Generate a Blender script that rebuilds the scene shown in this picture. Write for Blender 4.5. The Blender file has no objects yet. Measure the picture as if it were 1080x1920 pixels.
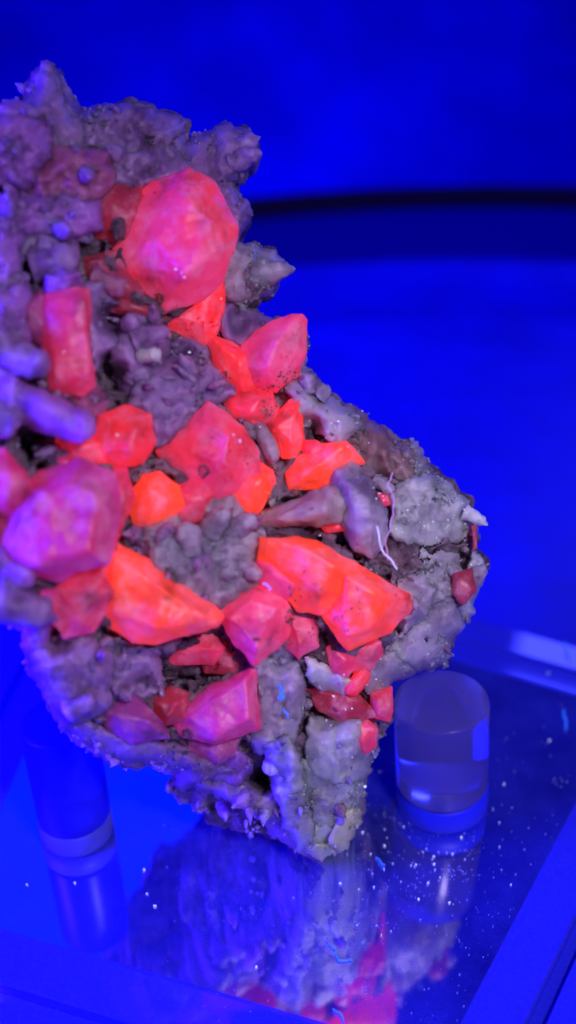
import bpy, bmesh, math, random
import numpy as np
from mathutils import Vector, Matrix, noise
from mathutils.geometry import delaunay_2d_cdt
random.seed(11)
S = bpy.context.scene
COL = S.collection
S.unit_settings.scale_length = 0.01            # one unit is one centimetre
# ------------------------------------------------------------------ camera
F = 2060.0; PITCH = math.radians(32); ROLL = math.radians(-1.9); CAMH = 7.8
cd = bpy.data.cameras.new('camera'); cam = bpy.data.objects.new('camera', cd); COL.objects.link(cam)
cam.rotation_mode = 'QUATERNION'
ROT = Matrix.Rotation(math.pi/2 - PITCH, 3, 'X') @ Matrix.Rotation(ROLL, 3, 'Z')
cam.location = (0, 0, CAMH); cam.rotation_quaternion = ROT.to_quaternion()
cd.sensor_fit = 'VERTICAL'; cd.sensor_height = 36; cd.lens = 36*F/1920
cd.clip_start = 0.1; cd.clip_end = 500
cd.dof.use_dof = True; cd.dof.focus_distance = 9.05; cd.dof.aperture_fstop = cd.lens*1e-3/0.23
S.camera = cam
CAM = Vector((0, 0, CAMH))
def px(u, v, Z):
    return CAM + ROT @ (Vector(((u-540)/F, -(v-960)/F, -1))*Z)
def on_plane(u, v, z=0.0):
    d = ROT @ Vector(((u-540)/F, -(v-960)/F, -1))
    return CAM + d*((z-CAMH)/d.z)
# ------------------------------------------------------------------ world and lamps
S.view_settings.view_transform = 'Standard'; S.view_settings.look = 'None'
S.view_settings.exposure = 0; S.view_settings.gamma = 1
W = bpy.data.worlds.new('World'); S.world = W; W.use_nodes = True
bg = W.node_tree.nodes['Background']; bg.inputs[0].default_value = (0.12, 0.06, 0.50, 1); bg.inputs[1].default_value = 0.4
def lamp(name, loc, target, size, power, col, spread=180):
    l = bpy.data.lights.new(name, 'AREA'); l.shape = 'RECTANGLE'; l.size, l.size_y = size
    l.energy = power; l.color = col; l.spread = math.radians(spread)
    o = bpy.data.objects.new(name, l); COL.objects.link(o); o.location = loc
    o.rotation_euler = (Vector(target)-Vector(loc)).to_track_quat('-Z', 'Y').to_euler()
    return o
lamp('ultraviolet_lamp', (4.2, -1.5, 12), (0.9, 7.6, 2.4), (2.0, 1.6), 215, (0.84, 0.66, 1.0), 66)
lamp('added_rear_fill', (9, 24, 9), (1.5, 9, 1), (4.5, 2.6), 560, (0.05, 0.06, 1.0))  # added fill that lifts the bevel, tray floor and right-hand edges
lamp('side_lamp', (-6.8, 4.5, 5.0), (-2.0, 7.5, 3.5), (2, 5), 2400, (0.06, 0.015, 1.0))  # blue light from the left, raised to stand in for lens veil
bl = lamp('blue_lamp', (-7.2, 20.2, 14), (-7.2, 20.2, 0), (9.5, 9), 1600, (0.0, 0.004, 1.0)); bl.rotation_euler = (0, 0, math.radians(-28))
lamp('backdrop_lamp', (0.5, 32, 8), (0.5, 36, 0), (7, 3), 620, (0.0, 0.003, 1.0))
# ------------------------------------------------------------------ materials
def mat(name):
    m = bpy.data.materials.new(name); m.use_nodes = True
    nt = m.node_tree; return m, nt, nt.nodes['Principled BSDF']
def nd(nt, t, **kw):
    n = nt.nodes.new(t)
    for k, v in kw.items():
        if k.startswith('i_'): n.inputs[k[2:].replace('_', ' ')].default_value = v
        else: setattr(n, k, v)
    return n
def coord(nt):
    return nd(nt, 'ShaderNodeTexCoord').outputs['Object']
def ramp(nt, src, stops):
    r = nd(nt, 'ShaderNodeValToRGB'); e = r.color_ramp.elements
    while len(e) < len(stops): e.new(0.5)
    for k, (p, c) in enumerate(stops): e[k].position = p; e[k].color = (*c, 1)
    nt.links.new(src, r.inputs[0]); return r.outputs[0]
def noise_n(nt, co, scale, detail=4, rough=.6):
    n = nd(nt, 'ShaderNodeTexNoise', i_Scale=scale, i_Detail=detail, i_Roughness=rough)
    nt.links.new(co, n.inputs['Vector']); return n.outputs['Fac']
def mixc(nt, fac, a, b, mode='MIX'):
    m = nd(nt, 'ShaderNodeMix', data_type='RGBA', blend_type=mode)
    for s, x in ((0, fac), (6, a), (7, b)):
        if isinstance(x, (int, float)): m.inputs[s].default_value = x
        elif isinstance(x, tuple): m.inputs[s].default_value = (*x, 1)
        else: nt.links.new(x, m.inputs[s])
    return m.outputs[2]
def bump(nt, b, h, strength, dist):
    n = nd(nt, 'ShaderNodeBump', i_Strength=strength, i_Distance=dist)
    nt.links.new(h, n.inputs['Height']); nt.links.new(n.outputs[0], b.inputs['Normal'])

def calcite(name, col, glow, strength, col2=None, glow2=None, dark=.55):
    m, nt, b = mat(name); L = nt.links; co = coord(nt)
    wob = nd(nt, 'ShaderNodeTexNoise', i_Scale=3.0, i_Detail=3.0); L.new(co, wob.inputs['Vector'])
    cw = nd(nt, 'ShaderNodeMix', data_type='VECTOR'); cw.inputs[0].default_value = .22; L.new(co, cw.inputs[4]); L.new(wob.outputs['Color'], cw.inputs[5]); cw = cw.outputs[1]
    big = noise_n(nt, co, 2.4, 6, .66); fine = noise_n(nt, co, 27, 4, .62)
    cloud = ramp(nt, big, [(.30, (dark*.6,)*3), (.42, (dark+.2,)*3), (.56, (1,)*3)])
    speck = ramp(nt, fine, [(.27, (.5,)*3), (.35, (1,)*3)])
    ck = nd(nt, 'ShaderNodeTexVoronoi', feature='DISTANCE_TO_EDGE', i_Scale=3.4); L.new(cw, ck.inputs['Vector'])
    crack = ramp(nt, ck.outputs['Distance'], [(.0, (.84,)*3), (.02, (1,)*3)])
    t = mixc(nt, 1.0, mixc(nt, 1.0, cloud, speck, 'MULTIPLY'), crack, 'MULTIPLY')
    hue = ramp(nt, noise_n(nt, co, 1.1, 3, .5), [(.42, (0,)*3), (.62, (1,)*3)])
    frost = ramp(nt, noise_n(nt, co, 3.6, 7, .72), [(.46, (0,)*3), (.70, (.75,)*3)])
    c = mixc(nt, hue, col, col2 or col); g = mixc(nt, hue, glow, glow2 or glow)
    c = mixc(nt, frost, c, (.82, .36, .5)); g = mixc(nt, frost, g, tuple(x*.55 for x in glow))
    L.new(mixc(nt, 1.0, c, t, 'MULTIPLY'), b.inputs['Base Color'])
    L.new(mixc(nt, 1.0, g, t, 'MULTIPLY'), b.inputs['Emission Color'])
    b.inputs['Emission Strength'].default_value = strength      # the mineral fluoresces
    L.new(ramp(nt, frost, [(0, (.36,)*3), (.6, (.6,)*3)]), b.inputs['Roughness'])
    b.inputs['Subsurface Weight'].default_value = .7
    b.inputs['Subsurface Radius'].default_value = (1, .3, .3)
    b.inputs['Subsurface Scale'].default_value = .16
    st = nd(nt, 'ShaderNodeTexVoronoi', i_Scale=5.5); L.new(cw, st.inputs['Vector'])
    h = mixc(nt, .45, st.outputs['Color'], noise_n(nt, co, 12, 7, .7))
    bump(nt, b, h, .24, .05)
    return m
CAL = dict(  # pink, magenta and violet have blue sheen mixed into their colour
 orange=calcite('orange_calcite', (.9, .09, .04), (1, .05, .012), .64, (.9, .06, .06), (1, .03, .02)),
 red=calcite('red_calcite', (.85, .05, .05), (1, .022, .022), .42, (.8, .05, .1), (1, .03, .05)),
 pink=calcite('sheen_pink_calcite', (.8, .10, .26), (1, .03, .07), .30, (.85, .07, .12), (1, .03, .055)),
 crimson=calcite('crimson_calcite', (.55, .05, .10), (1, .025, .08), .3, (.5, .05, .16), (.9, .025, .12)),
 dark=calcite('dark_red_calcite', (.36, .04, .07), (1, .02, .05), .09, (.3, .06, .1)),
 magenta=calcite('sheen_magenta_calcite', (.45, .06, .28), (.8, .02, .26), .24, (.5, .05, .16), (.9, .02, .13)),
 violet=calcite('sheen_violet_calcite', (.30, .07, .30), (.5, .02, .34), .10, (.36, .08, .22), (.6, .02, .2)),
)
def quartz(name, col, col2, dirt=.4):
    m, nt, b = mat(name); L = nt.links; co = coord(nt)
    c = mixc(nt, ramp(nt, noise_n(nt, co, 3.2, 5), [(.35, (0,)*3), (.66, (1,)*3)]), col, col2)
    stain = ramp(nt, noise_n(nt, co, 1.7, 6, .7), [(.36, (.5, .42, .48) if dirt < .55 else (.85,)*3), (.50, (1,)*3)])
    c = mixc(nt, 1.0, c, stain, 'MULTIPLY')
    sp = ramp(nt, noise_n(nt, co, 26, 3, .65), [(.28, (dirt,)*3), (.35, (1,)*3)])
    L.new(mixc(nt, 1.0, c, sp, 'MULTIPLY'), b.inputs['Base Color'])
    b.inputs['Roughness'].default_value = .3; b.inputs['Transmission Weight'].default_value = .12; b.inputs['IOR'].default_value = 1.4
    b.inputs['Subsurface Weight'].default_value = .9
    b.inputs['Subsurface Radius'].default_value = (1, .6, .8)
    b.inputs['Subsurface Scale'].default_value = .38
    bump(nt, b, noise_n(nt, co, 20, 8, .68), .3, .04)
    return m
QZ = dict(
 mauve=quartz('mauve_quartz', (.24, .14, .33), (.42, .28, .54)),
 grey=quartz('grey_quartz', (.27, .24, .31), (.50, .48, .56)),
 pale=quartz('pale_quartz', (.66, .70, .66), (.86, .9, .86), .6),
 brown=quartz('brown_quartz', (.20, .11, .12), (.36, .25, .25), .25),
 tan=quartz('tan_quartz', (.30, .22, .23), (.46, .38, .38), .56),
 sage=quartz('sage_quartz', (.30, .33, .35), (.62, .68, .68), .4),
 yellow=quartz('yellow_quartz', (.85, .84, .32), (.92, .92, .45), .7),
 rose=quartz('rose_quartz', (.34, .09, .20), (.46, .16, .32)),
 violet=quartz('violet_quartz', (.32, .12, .50), (.48, .23, .66)),
)
def matrix_mat():
    m, nt, b = mat('matrix_rock'); L = nt.links; co = coord(nt)
    c = ramp(nt, noise_n(nt, co, 2.2, 8, .68), [(.34, (.03, .012, .025)), (.44, (.11, .07, .10)), (.58, (.28, .22, .27)), (.72, (.2, .1, .13))])
    sp = ramp(nt, noise_n(nt, co, 24, 4, .7), [(.34, (.12,)*3), (.46, (1,)*3)])
    L.new(mixc(nt, 1.0, c, sp, 'MULTIPLY'), b.inputs['Base Color'])
    b.inputs['Roughness'].default_value = .42
    b.inputs['Subsurface Weight'].default_value = .7; b.inputs['Subsurface Radius'].default_value = (1, .6, .8); b.inputs['Subsurface Scale'].default_value = .12
    bump(nt, b, noise_n(nt, co, 18, 9, .75), .8, .06)
    return m
MATRIX = matrix_mat()
def plain(name, col, rough=.5, metal=0, trans=0, emit=None, es=0, spec=.5):
    m, nt, b = mat(name)
    b.inputs['Base Color'].default_value = (*col, 1); b.inputs['Roughness'].default_value = rough
    b.inputs['Metallic'].default_value = metal; b.inputs['Transmission Weight'].default_value = trans
    b.inputs['IOR'].default_value = 1.49; b.inputs['Specular IOR Level'].default_value = spec
    if emit: b.inputs['Emission Color'].default_value = (*emit, 1); b.inputs['Emission Strength'].default_value = es
    return m
# ------------------------------------------------------------------ object helpers
def tag(o, label=None, cat=None, group=None, kind=None):
    if label: o['label'] = label
    if cat: o['category'] = cat
    if group: o['group'] = group
    if kind: o['kind'] = kind
    return o
def empty(name, loc):
    o = bpy.data.objects.new(name, None); o.location = loc; o.empty_display_size = .3; COL.objects.link(o); return o
def link(name, me, m, parent=None, origin=None):
    o = bpy.data.objects.new(name, me); COL.objects.link(o)
    if m is not None and not me.materials: me.materials.append(m)
    if parent is not None:
        o.parent = parent; o.matrix_parent_inverse = Matrix.Translation(-parent.location)
    return o
def to_mesh(name, bm, smooth=True):
    me = bpy.data.meshes.new(name); bm.to_mesh(me); bm.free()
    if smooth: me.polygons.foreach_set('use_smooth', [True]*len(me.polygons))
    return me
def fbm(p, o=3):
    s, a = 0.0, 1.0
    for _ in range(o):
        s += a*noise.noise(p); p = p*2.07 + Vector((3.1, 1.7, 5.3)); a *= .5
    return s
K = .0042                                       # centimetres per photograph pixel at the specimen
def interp(x, t):
    for (a, p), (b, q) in zip(t, t[1:]):
        if x <= b: return p + (q-p)*max(0, (x-a)/(b-a))
    return t[-1][1]
def Z0(u, v):
    z = interp(v, [(100, 9.2), (400, 8.85), (800, 8.6), (1130, 8.5), (1400, 8.85), (1630, 9.35)])
    if u > 560: z += (u-560)*.0016
    if u < 400: z -= (400-u)*.0026
    return z
def densify(bm, length, it=7):
    bmesh.ops.triangulate(bm, faces=bm.faces[:])
    for _ in range(it):
        es = [e for e in bm.edges if e.calc_length() > length]
        if not es: break
        bmesh.ops.subdivide_edges(bm, edges=es, cuts=1)
        bmesh.ops.triangulate(bm, faces=[f for f in bm.faces if len(f.verts) > 3])
def rough_up(bm, seed, low, mid, cell=0, cfreq=7):
    off = Vector((seed*3.7, seed*1.3, seed*7.1))
    bm.normal_update()
    new = []
    for v in bm.verts:
        p = v.co + off
        d = low*fbm(p*2.2, 2) + mid*fbm(p*9, 3)
        if cell: d += cell*(.45 - noise.voronoi(p*cfreq + Vector((fbm(p*4, 1),)*3)*.6)[0][0])
        new.append(v.co + v.normal*d)
    for v, c in zip(bm.verts, new): v.co = c
    bmesh.ops.recalc_face_normals(bm, faces=bm.faces[:])
seedn = [0]
def solid_bm(outline, apex=None, o=0, h=60, back=110, flare=1.0):
    """Convex block: outline at the face depth, front corners nearer, a shrunken back further in."""
    n = len(outline); cu = sum(p[0] for p in outline)/n; cv = sum(p[1] for p in outline)/n
    z = Z0(cu, cv) + o*K
    pts = []
    for u, v in outline:
        pts.append((u, v, 0)); pts.append((cu+(u-cu)*.8*flare, cv+(v-cv)*.8*flare, back))
    if apex is None:
        apex = [(cu+(u-cu)*random.uniform(.35, .6), cv+(v-cv)*random.uniform(.35, .6), -h*random.uniform(.75, 1.05)) for u, v in outline[::2]]
    pts += apex
    bm = bmesh.new()
    for u, v, d in pts: bm.verts.new(px(u, v, z + d*K))
    r = bmesh.ops.convex_hull(bm, input=bm.verts[:])
    junk = [e for e in r['geom_interior'] + r['geom_unused'] if isinstance(e, bmesh.types.BMVert)]
    bmesh.ops.delete(bm, geom=list(set(junk)), context='VERTS')
    return bm
def solid(name, blocks, m, parent, edge=.028, smooth=1, low=.04, mid=.011, cell=0, cfreq=7):
    seedn[0] += 1
    out = bmesh.new(); tmp = bpy.data.meshes.new('t')
    for bl in blocks:
        b = solid_bm(**bl); b.to_mesh(tmp); b.free(); out.from_mesh(tmp)
    bpy.data.meshes.remove(tmp)
    densify(out, edge)
    for _ in range(smooth):
        bmesh.ops.smooth_vert(out, verts=out.verts[:], factor=.5, use_axis_x=True, use_axis_y=True, use_axis_z=True)
    rough_up(out, seedn[0], low, mid, cell, cfreq)
    return link(name, to_mesh(name, out), m, parent)
def finger_mesh(name, L, r0, r1, seed, rings=22, segs=20, tip=.22, point=.25, lump=.32, bend=.12):
    off = Vector((seed*2.9, seed*5.3, seed*.7)); R = random.Random(seed)
    verts = []; faces = []
    bx, by = R.uniform(-bend, bend)*L, R.uniform(-bend, bend)*L; ph = R.uniform(0, 1)
    for i in range(rings+1):
        t = i/rings
        r = r0 + (r1-r0)*t
        if t > 1-tip:
            q = (t-(1-tip))/tip; r *= (1-q)**.5*(1-point)*1 + (1-q)*point if q < 1 else 0
        for j in range(segs):
            a = 2*math.pi*j/segs
            hx = 1/ (math.cos(((a+ph) % (math.pi/3)) - math.pi/6))*.93
            rr = max(r*(.5+.5*hx), .002)
            p = Vector((math.cos(a)*rr + bx*t*t, math.sin(a)*rr + by*t*t, t*L))
            nrm = Vector((math.cos(a), math.sin(a), .6 if t > 1-tip else 0))
            d = lump*r0*fbm((p+off)*(.55/r0), 2) + .14*r0*fbm((p+off)*(2.0/r0), 3)
            d += .35*lump*r0*(.4-noise.voronoi((p+off)*(1.1/r0))[0][0])
            verts.append(p + nrm*d*(1 if t < 1 else .3))
    for i in range(rings):
        for j in range(segs):
            a = i*segs+j; b = i*segs+(j+1) % segs
            faces.append((a, b, b+segs, a+segs))
    faces.append(tuple(range(segs))[::-1]); faces.append(tuple(range(rings*segs, (rings+1)*segs)))
    me = bpy.data.meshes.new(name); me.from_pydata(verts, [], faces)
    me.polygons.foreach_set('use_smooth', [True]*len(me.polygons)); return me
def finger(p0, p1, r0, r1, m, parent, o0=40, o1=-30, name='quartz_crystal', **kw):
    a = px(p0[0], p0[1], Z0(*p0)+o0*K); b = px(p1[0], p1[1], Z0(*p1)+o1*K)
    seedn[0] += 1
    me = finger_mesh(name, (b-a).length, r0*K, r1*K, seedn[0], **kw)
    o = link(name, me, m, parent)
    o.rotation_mode = 'QUATERNION'; o.location = a; o.rotation_quaternion = (b-a).to_track_quat('Z', 'Y')
    return o
def lathe(prof, segs=64, cx=0, cy=0):
    bm = bmesh.new(); rows = []
    for r, z in prof:
        rows.append([bm.verts.new((cx+r*math.cos(2*math.pi*k/segs), cy+r*math.sin(2*math.pi*k/segs), z)) for k in range(segs)])
    for A, B in zip(rows, rows[1:]):
        for k in range(segs): bm.faces.new((A[k], A[(k+1) % segs], B[(k+1) % segs], B[k]))
    return bm, rows
# ------------------------------------------------------------------ setting: blue light box
TRAYZ = -1.05
def box_room():
    m, nt, b = mat('blue_backdrop'); co = coord(nt)
    nt.links.new(mixc(nt, ramp(nt, noise_n(nt, co, .22, 5), [(.36, (0,)*3), (.64, (1,)*3)]), (.004, .004, .56), (.005, .005, .88)), b.inputs['Base Color'])
    b.inputs['Roughness'].default_value = .8; b.inputs['Specular IOR Level'].default_value = .1
    bm = bmesh.new()
    # a curved sweep: table, rising back, and over the top
    prof = []
    for k in range(13):
        a = -math.pi/2 + k/12*math.pi/2; prof.append((34+8*math.cos(a), 6.6+8*math.sin(a)))
    prof = [(-25, -1.4), (10, -1.4)] + prof + [(42, 34)] + [(34+8*math.cos(a), 34+8*math.sin(a)) for a in [k/8*math.pi/2 for k in range(1, 9)]] + [(12, 42)]
    rows = [[bm.verts.new((x, y, z)) for x in (-42, -20, 0, 20, 42)] for y, z in prof]
    for A, B in zip(rows, rows[1:]):
        for k in range(4): bm.faces.new((A[k], A[k+1], B[k+1], B[k]))
    o = link('backdrop', to_mesh('backdrop', bm), m); tag(o, kind='structure')
box_room()
TC = on_plane(780, 430, 0).xy
def tray():
    blue, nt, b = mat('blue_tray'); co = coord(nt)
    nt.links.new(mixc(nt, ramp(nt, noise_n(nt, co, .45, 6), [(.36, (0,)*3), (.64, (1,)*3)]), (.004, .004, .6), (.006, .006, .85)), b.inputs['Base Color'])
    b.inputs['Roughness'].default_value = .45
    rimm = plain('black_tray_rim', (.010, .004, .02), .6, spec=.1)
    back = on_plane(780, 392, TRAYZ+1.5)
    R = 15.5; cx, cy = back.x, back.y - R
    root = tag(empty('round_tray', (cx, cy, TRAYZ)), 'round blue tray with a thin dark rim standing behind and under the clear stand', 'tray')
    bm, rows = lathe([(0.02, TRAYZ), (6, TRAYZ), (R-3.1, TRAYZ), (R-2.9, TRAYZ+.06), (R-2.6, TRAYZ+.05), (R-2.45, TRAYZ-.02), (R-1.2, TRAYZ+.02), (R-.5, TRAYZ+.12), (R-.12, TRAYZ+.35)], 128, cx, cy)
    link('floor', to_mesh('floor', bm), blue, root)
    bm, rows = lathe([(R-.12, TRAYZ+.352), (R-.03, TRAYZ+.7), (R, TRAYZ+1.5)], 128, cx, cy); link('wall', to_mesh('wall', bm), plain('shade_toned_tray_wall', (.001, .001, .27), .7, spec=.05), root)  # shade on the inner wall put into a darker blue
    n = 12; bm, rows = lathe([(R+.16+.26*math.cos(2*math.pi*k/n), TRAYZ+1.70+.26*math.sin(2*math.pi*k/n)) for k in range(n+1)], 128, cx, cy)
    bmesh.ops.remove_doubles(bm, verts=bm.verts[:], dist=1e-4)
    link('rim', to_mesh('rim', bm), rimm, root)
tray()
# ------------------------------------------------------------------ the clear stand
def cross(l1, l2, z):
    a, b = [on_plane(*p, z).xy for p in l1]; c, d = [on_plane(*p, z).xy for p in l2]
    r = b-a; s = d-c; t = (c-a).cross(s)/r.cross(s); return a + r*t
STAND = tag(empty('display_stand', (*on_plane(500, 1450, 0).xy, TRAYZ)), 'clear acrylic mineral stand with stepped rim, dusty reflecting top and short round pegs', 'stand')
def stand():
    lf, lr = [(850, 1236), (1080, 1304)], [(1076, 1520), (868, 1920)]
    ln, ll = [(0, 1745), (540, 1902)], [(0, 1512), (55, 1385)]
    quad = [cross(lf, lr, 0), cross(lf, ll, 0), cross(ln, ll, 0), cross(ln, lr, 0)]
    c = sum(quad, Vector((0, 0)))/4
    def offset(d):
        out = []
        for i in range(4):
            p0, p1, p2 = quad[i-1], quad[i], quad[(i+1) % 4]
            e1 = (p1-p0).normalized(); e2 = (p2-p1).normalized()
            n1 = Vector((e1.y, -e1.x)); n2 = Vector((e2.y, -e2.x))
            if n1.dot(p1-c) < 0: n1 = -n1
            if n2.dot(p1-c) < 0: n2 = -n2
            out.append(p1 + (n1+n2)*d/(1+n1.dot(n2)))
        return out
    def loft(levels, cap_b=True, cap_t=True):
        bm = bmesh.new(); rows = [[bm.verts.new((*p, z)) for p in offset(d)] for d, z in levels]
        for A, B in zip(rows, rows[1:]):
            for k in range(4): bm.faces.new((A[k], A[(k+1) % 4], B[(k+1) % 4], B[k]))
        if cap_b: bm.faces.new(rows[0])
        if cap_t: bm.faces.new(rows[-1])
        bmesh.ops.recalc_face_normals(bm, faces=bm.faces[:]); return bm
    ac, nt, b = mat('clear_acrylic'); co = coord(nt)
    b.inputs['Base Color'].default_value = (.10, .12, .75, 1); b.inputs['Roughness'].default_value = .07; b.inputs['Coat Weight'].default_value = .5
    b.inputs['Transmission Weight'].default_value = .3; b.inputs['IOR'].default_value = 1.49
    nt.links.new(mixc(nt, ramp(nt, noise_n(nt, co, 30, 6, .7), [(.45, (0,)*3), (.7, (1,)*3)]), (.03, .04, .95), (.05, .06, .95)), b.inputs['Base Color'])  # blue reflected in the clear edges is put into the base colour
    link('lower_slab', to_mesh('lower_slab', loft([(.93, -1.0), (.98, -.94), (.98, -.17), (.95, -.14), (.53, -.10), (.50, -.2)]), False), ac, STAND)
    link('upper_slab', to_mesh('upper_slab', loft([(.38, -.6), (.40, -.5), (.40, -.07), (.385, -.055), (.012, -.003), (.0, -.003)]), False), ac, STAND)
    mm, nt, b = mat('dusty_mirror'); co = coord(nt); L = nt.links
    dust = ramp(nt, noise_n(nt, co, 1.1, 6, .7), [(.34, (.2,)*3), (.55, (.42,)*3), (.75, (.62,)*3)])
    fine = ramp(nt, noise_n(nt, co, 60, 4, .7), [(.45, (.55,)*3), (.62, (1,)*3)])
    bd = nd(nt, 'ShaderNodeBsdfPrincipled'); bd.inputs['Base Color'].default_value = (.03, .05, .8, 1); bd.inputs['Roughness'].default_value = .9
    b.inputs['Metallic'].default_value = 1; b.inputs['Base Color'].default_value = (.68, .68, .85, 1); b.inputs['Roughness'].default_value = .05
    mx = nd(nt, 'ShaderNodeMixShader'); L.new(mixc(nt, 1.0, dust, fine, 'MULTIPLY'), mx.inputs[0])
    L.new(b.outputs[0], mx.inputs[1]); L.new(bd.outputs[0], mx.inputs[2]); L.new(mx.outputs[0], nt.nodes['Material Output'].inputs[0])
    bm = bmesh.new(); bm.faces.new([bm.verts.new((*p, 0)) for p in offset(-.02)]); bmesh.ops.recalc_face_normals(bm, faces=bm.faces[:])
    if bm.faces[:][0].normal.z < 0: bmesh.ops.reverse_faces(bm, faces=bm.faces[:])
    link('mirror_top', to_mesh('mirror_top', bm, False), mm, STAND)
    # pegs
    gl, nt, b = mat('peg_acrylic'); co = coord(nt)
    b.inputs['Base Color'].default_value = (.6, .58, 1, 1); b.inputs['Transmission Weight'].default_value = .93
    b.inputs['Roughness'].default_value = .2; b.inputs['IOR'].default_value = 1.18
    bump(nt, b, noise_n(nt, co, 5, 4), .12, .03)
    f_blue = plain('blue_refraction_band', (.01, .02, .95), .5, spec=.2); f_pale = plain('pale_refraction_band', (.06, .07, .5), .5, spec=.2)  # coloured bands put in for the refraction low in each peg
    b.inputs['Specular IOR Level'].default_value = .2
    gc = plain('blue_toned_peg_acrylic', (.03, .03, .9), .34, 0, .8, spec=.1); gc.node_tree.nodes['Principled BSDF'].inputs['IOR'].default_value = 1.2  # copy for the left peg, blue showing through it put into the colour
    def peg(u, v, h, r, tilt, refraction_band, fh, gl=gl):
        p = on_plane(u, v, 0)
        bm, rows = lathe([(r-.025, fh+.002), (r-.004, fh+.02), (r, fh+.045), (r, h-.04), (r-.008, h-.012), (r-.03, h)], 64)
        bm.faces.new(rows[-1]); bm.faces.new(rows[0][::-1]); bmesh.ops.recalc_face_normals(bm, faces=bm.faces[:])
        o = link('peg', to_mesh('peg', bm), gl, STAND); o.location = p; o.rotation_euler.y = math.radians(tilt)
        bm, rows = lathe([(r-.02, .004), (r+.004, .03), (r+.004, fh-.02), (r-.02, fh)], 64)
        bm.faces.new(rows[-1]); bm.faces.new(rows[0][::-1]); bmesh.ops.recalc_face_normals(bm, faces=bm.faces[:])
        q = link('refraction_band', to_mesh('refraction_band', bm), refraction_band); q.parent = o
    peg(829, 1502, 1.26, .42, -3.0, f_blue, .27)
    peg(146, 1558, 1.36, .33, 0, f_pale, .24, gc)
    peg(470, 1285, 1.18, .40, 0, f_blue, .27)
stand()
# ------------------------------------------------------------------ the specimen
SPEC = tag(empty('mineral_specimen', px(560, 1500, 9.6)), 'crystal cluster glowing orange, red and pink on lumpy grey quartz, leaning on the clear pegs', 'mineral')
OUT = [(-150, 260), (-60, 215), (0, 192), (45, 178), (58, 132), (84, 116), (104, 122), (128, 158), (150, 198), (165, 200), (205, 190), (262, 187), (310, 208), (352, 222),
 (350, 262), (372, 252), (400, 234), (432, 229), (470, 246), (486, 262), (489, 288), (470, 315), (442, 350), (465, 372), (475, 398), (460, 430), (440, 455), (482, 454), (520, 470), (540, 498),
 (518, 540), (470, 575), (500, 590), (540, 600), (572, 612), (580, 640), (575, 690), (590, 702), (600, 725), (640, 748), (690, 775), (745, 820), (785, 828),
 (800, 866), (840, 898), (872, 925), (890, 960), (906, 980), (895, 1000), (897, 1035), (914, 1058), (900, 1108), (880, 1164), (848, 1205), (842, 1246), (790, 1262), (736, 1284), (734, 1345), (712, 1395),
 (694, 1440), (684, 1500), (678, 1545), (650, 1590), (604, 1617), (562, 1602), (520, 1572), (470, 1566), (435, 1562), (395, 1542), (352, 1510), (312, 1480), (330, 1462),
 (290, 1440), (205, 1432), (150, 1402), (110, 1364), (80, 1305), (48, 1255), (36, 1190), (10, 1125), (-60, 1060), (-140, 900), (-190, 560)]
HOLES = [(212, 600, 26, 95), (214, 705, 26, 90), (52, 862, 40, 110), (252, 880, 26, 80), (330, 660, 34, 40), (70, 480, 30, 70), (210, 470, 34, 60), (450, 600, 24, 60), (600, 1000, 60, 60),
 (715, 1180, 42, 70), (488, 1460, 24, 90), (580, 800, 22, 60), (365, 980, 26, 60), (205, 1040, 20, 60), (350, 1245, 40, 50), (610, 1325, 44, 60), (110, 1195, 34, 60), (270, 1290, 30, 50), (530, 960, 30, 30), (870, 1060, 30, 60), (650, 860, 22, 30), (350, 1492, 26, 60), (425, 1540, 30, 60), (505, 1556, 20, 50), (400, 1505, 20, 40)]
def inside(p, poly):
    c = False; x, y = p; j = len(poly)-1
    for i in range(len(poly)):
        xi, yi = poly[i]; xj, yj = poly[j]
        if (yi > y) != (yj > y) and x < (xj-xi)*(y-yi)/(yj-yi)+xi: c = not c
        j = i
    return c
def edge_d(p, poly):
    best = 1e9; x, y = p
    for i in range(len(poly)):
        ax, ay = poly[i-1]; bx, by = poly[i]; dx, dy = bx-ax, by-ay
        t = max(0, min(1, ((x-ax)*dx+(y-ay)*dy)/(dx*dx+dy*dy+1e-9)))
        best = min(best, (x-ax-t*dx)**2+(y-ay-t*dy)**2)
    return best**.5
def front_dz(u, v, d):
    """Depth of the matrix front behind the face, in pixels."""
    e = min(d/75, 1); e = math.sqrt(max(0, 1-(1-e)**2))
    p = Vector((u*.012, v*.012, 0))
    base = 36
    if u > 560 and v < 1260: base = 14
    elif v > 1380 and u > 330: base = 24
    n = 26*fbm(p, 3) + 14*(.45-noise.voronoi(p*2.2)[0][0])*2 + 7*(.45-noise.voronoi(p*5.5)[0][0])*2 + 6*noise.noise(p*9)
    z = base + 120*(1-e) - n*(.35+.65*e)
    for hu, hv, r, dep in HOLES:
        q = ((u-hu)**2+(v-hv)**2)/(r*r)
        if q < 4: z += 1.35*dep*math.exp(-q*1.1)
    return z
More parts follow.
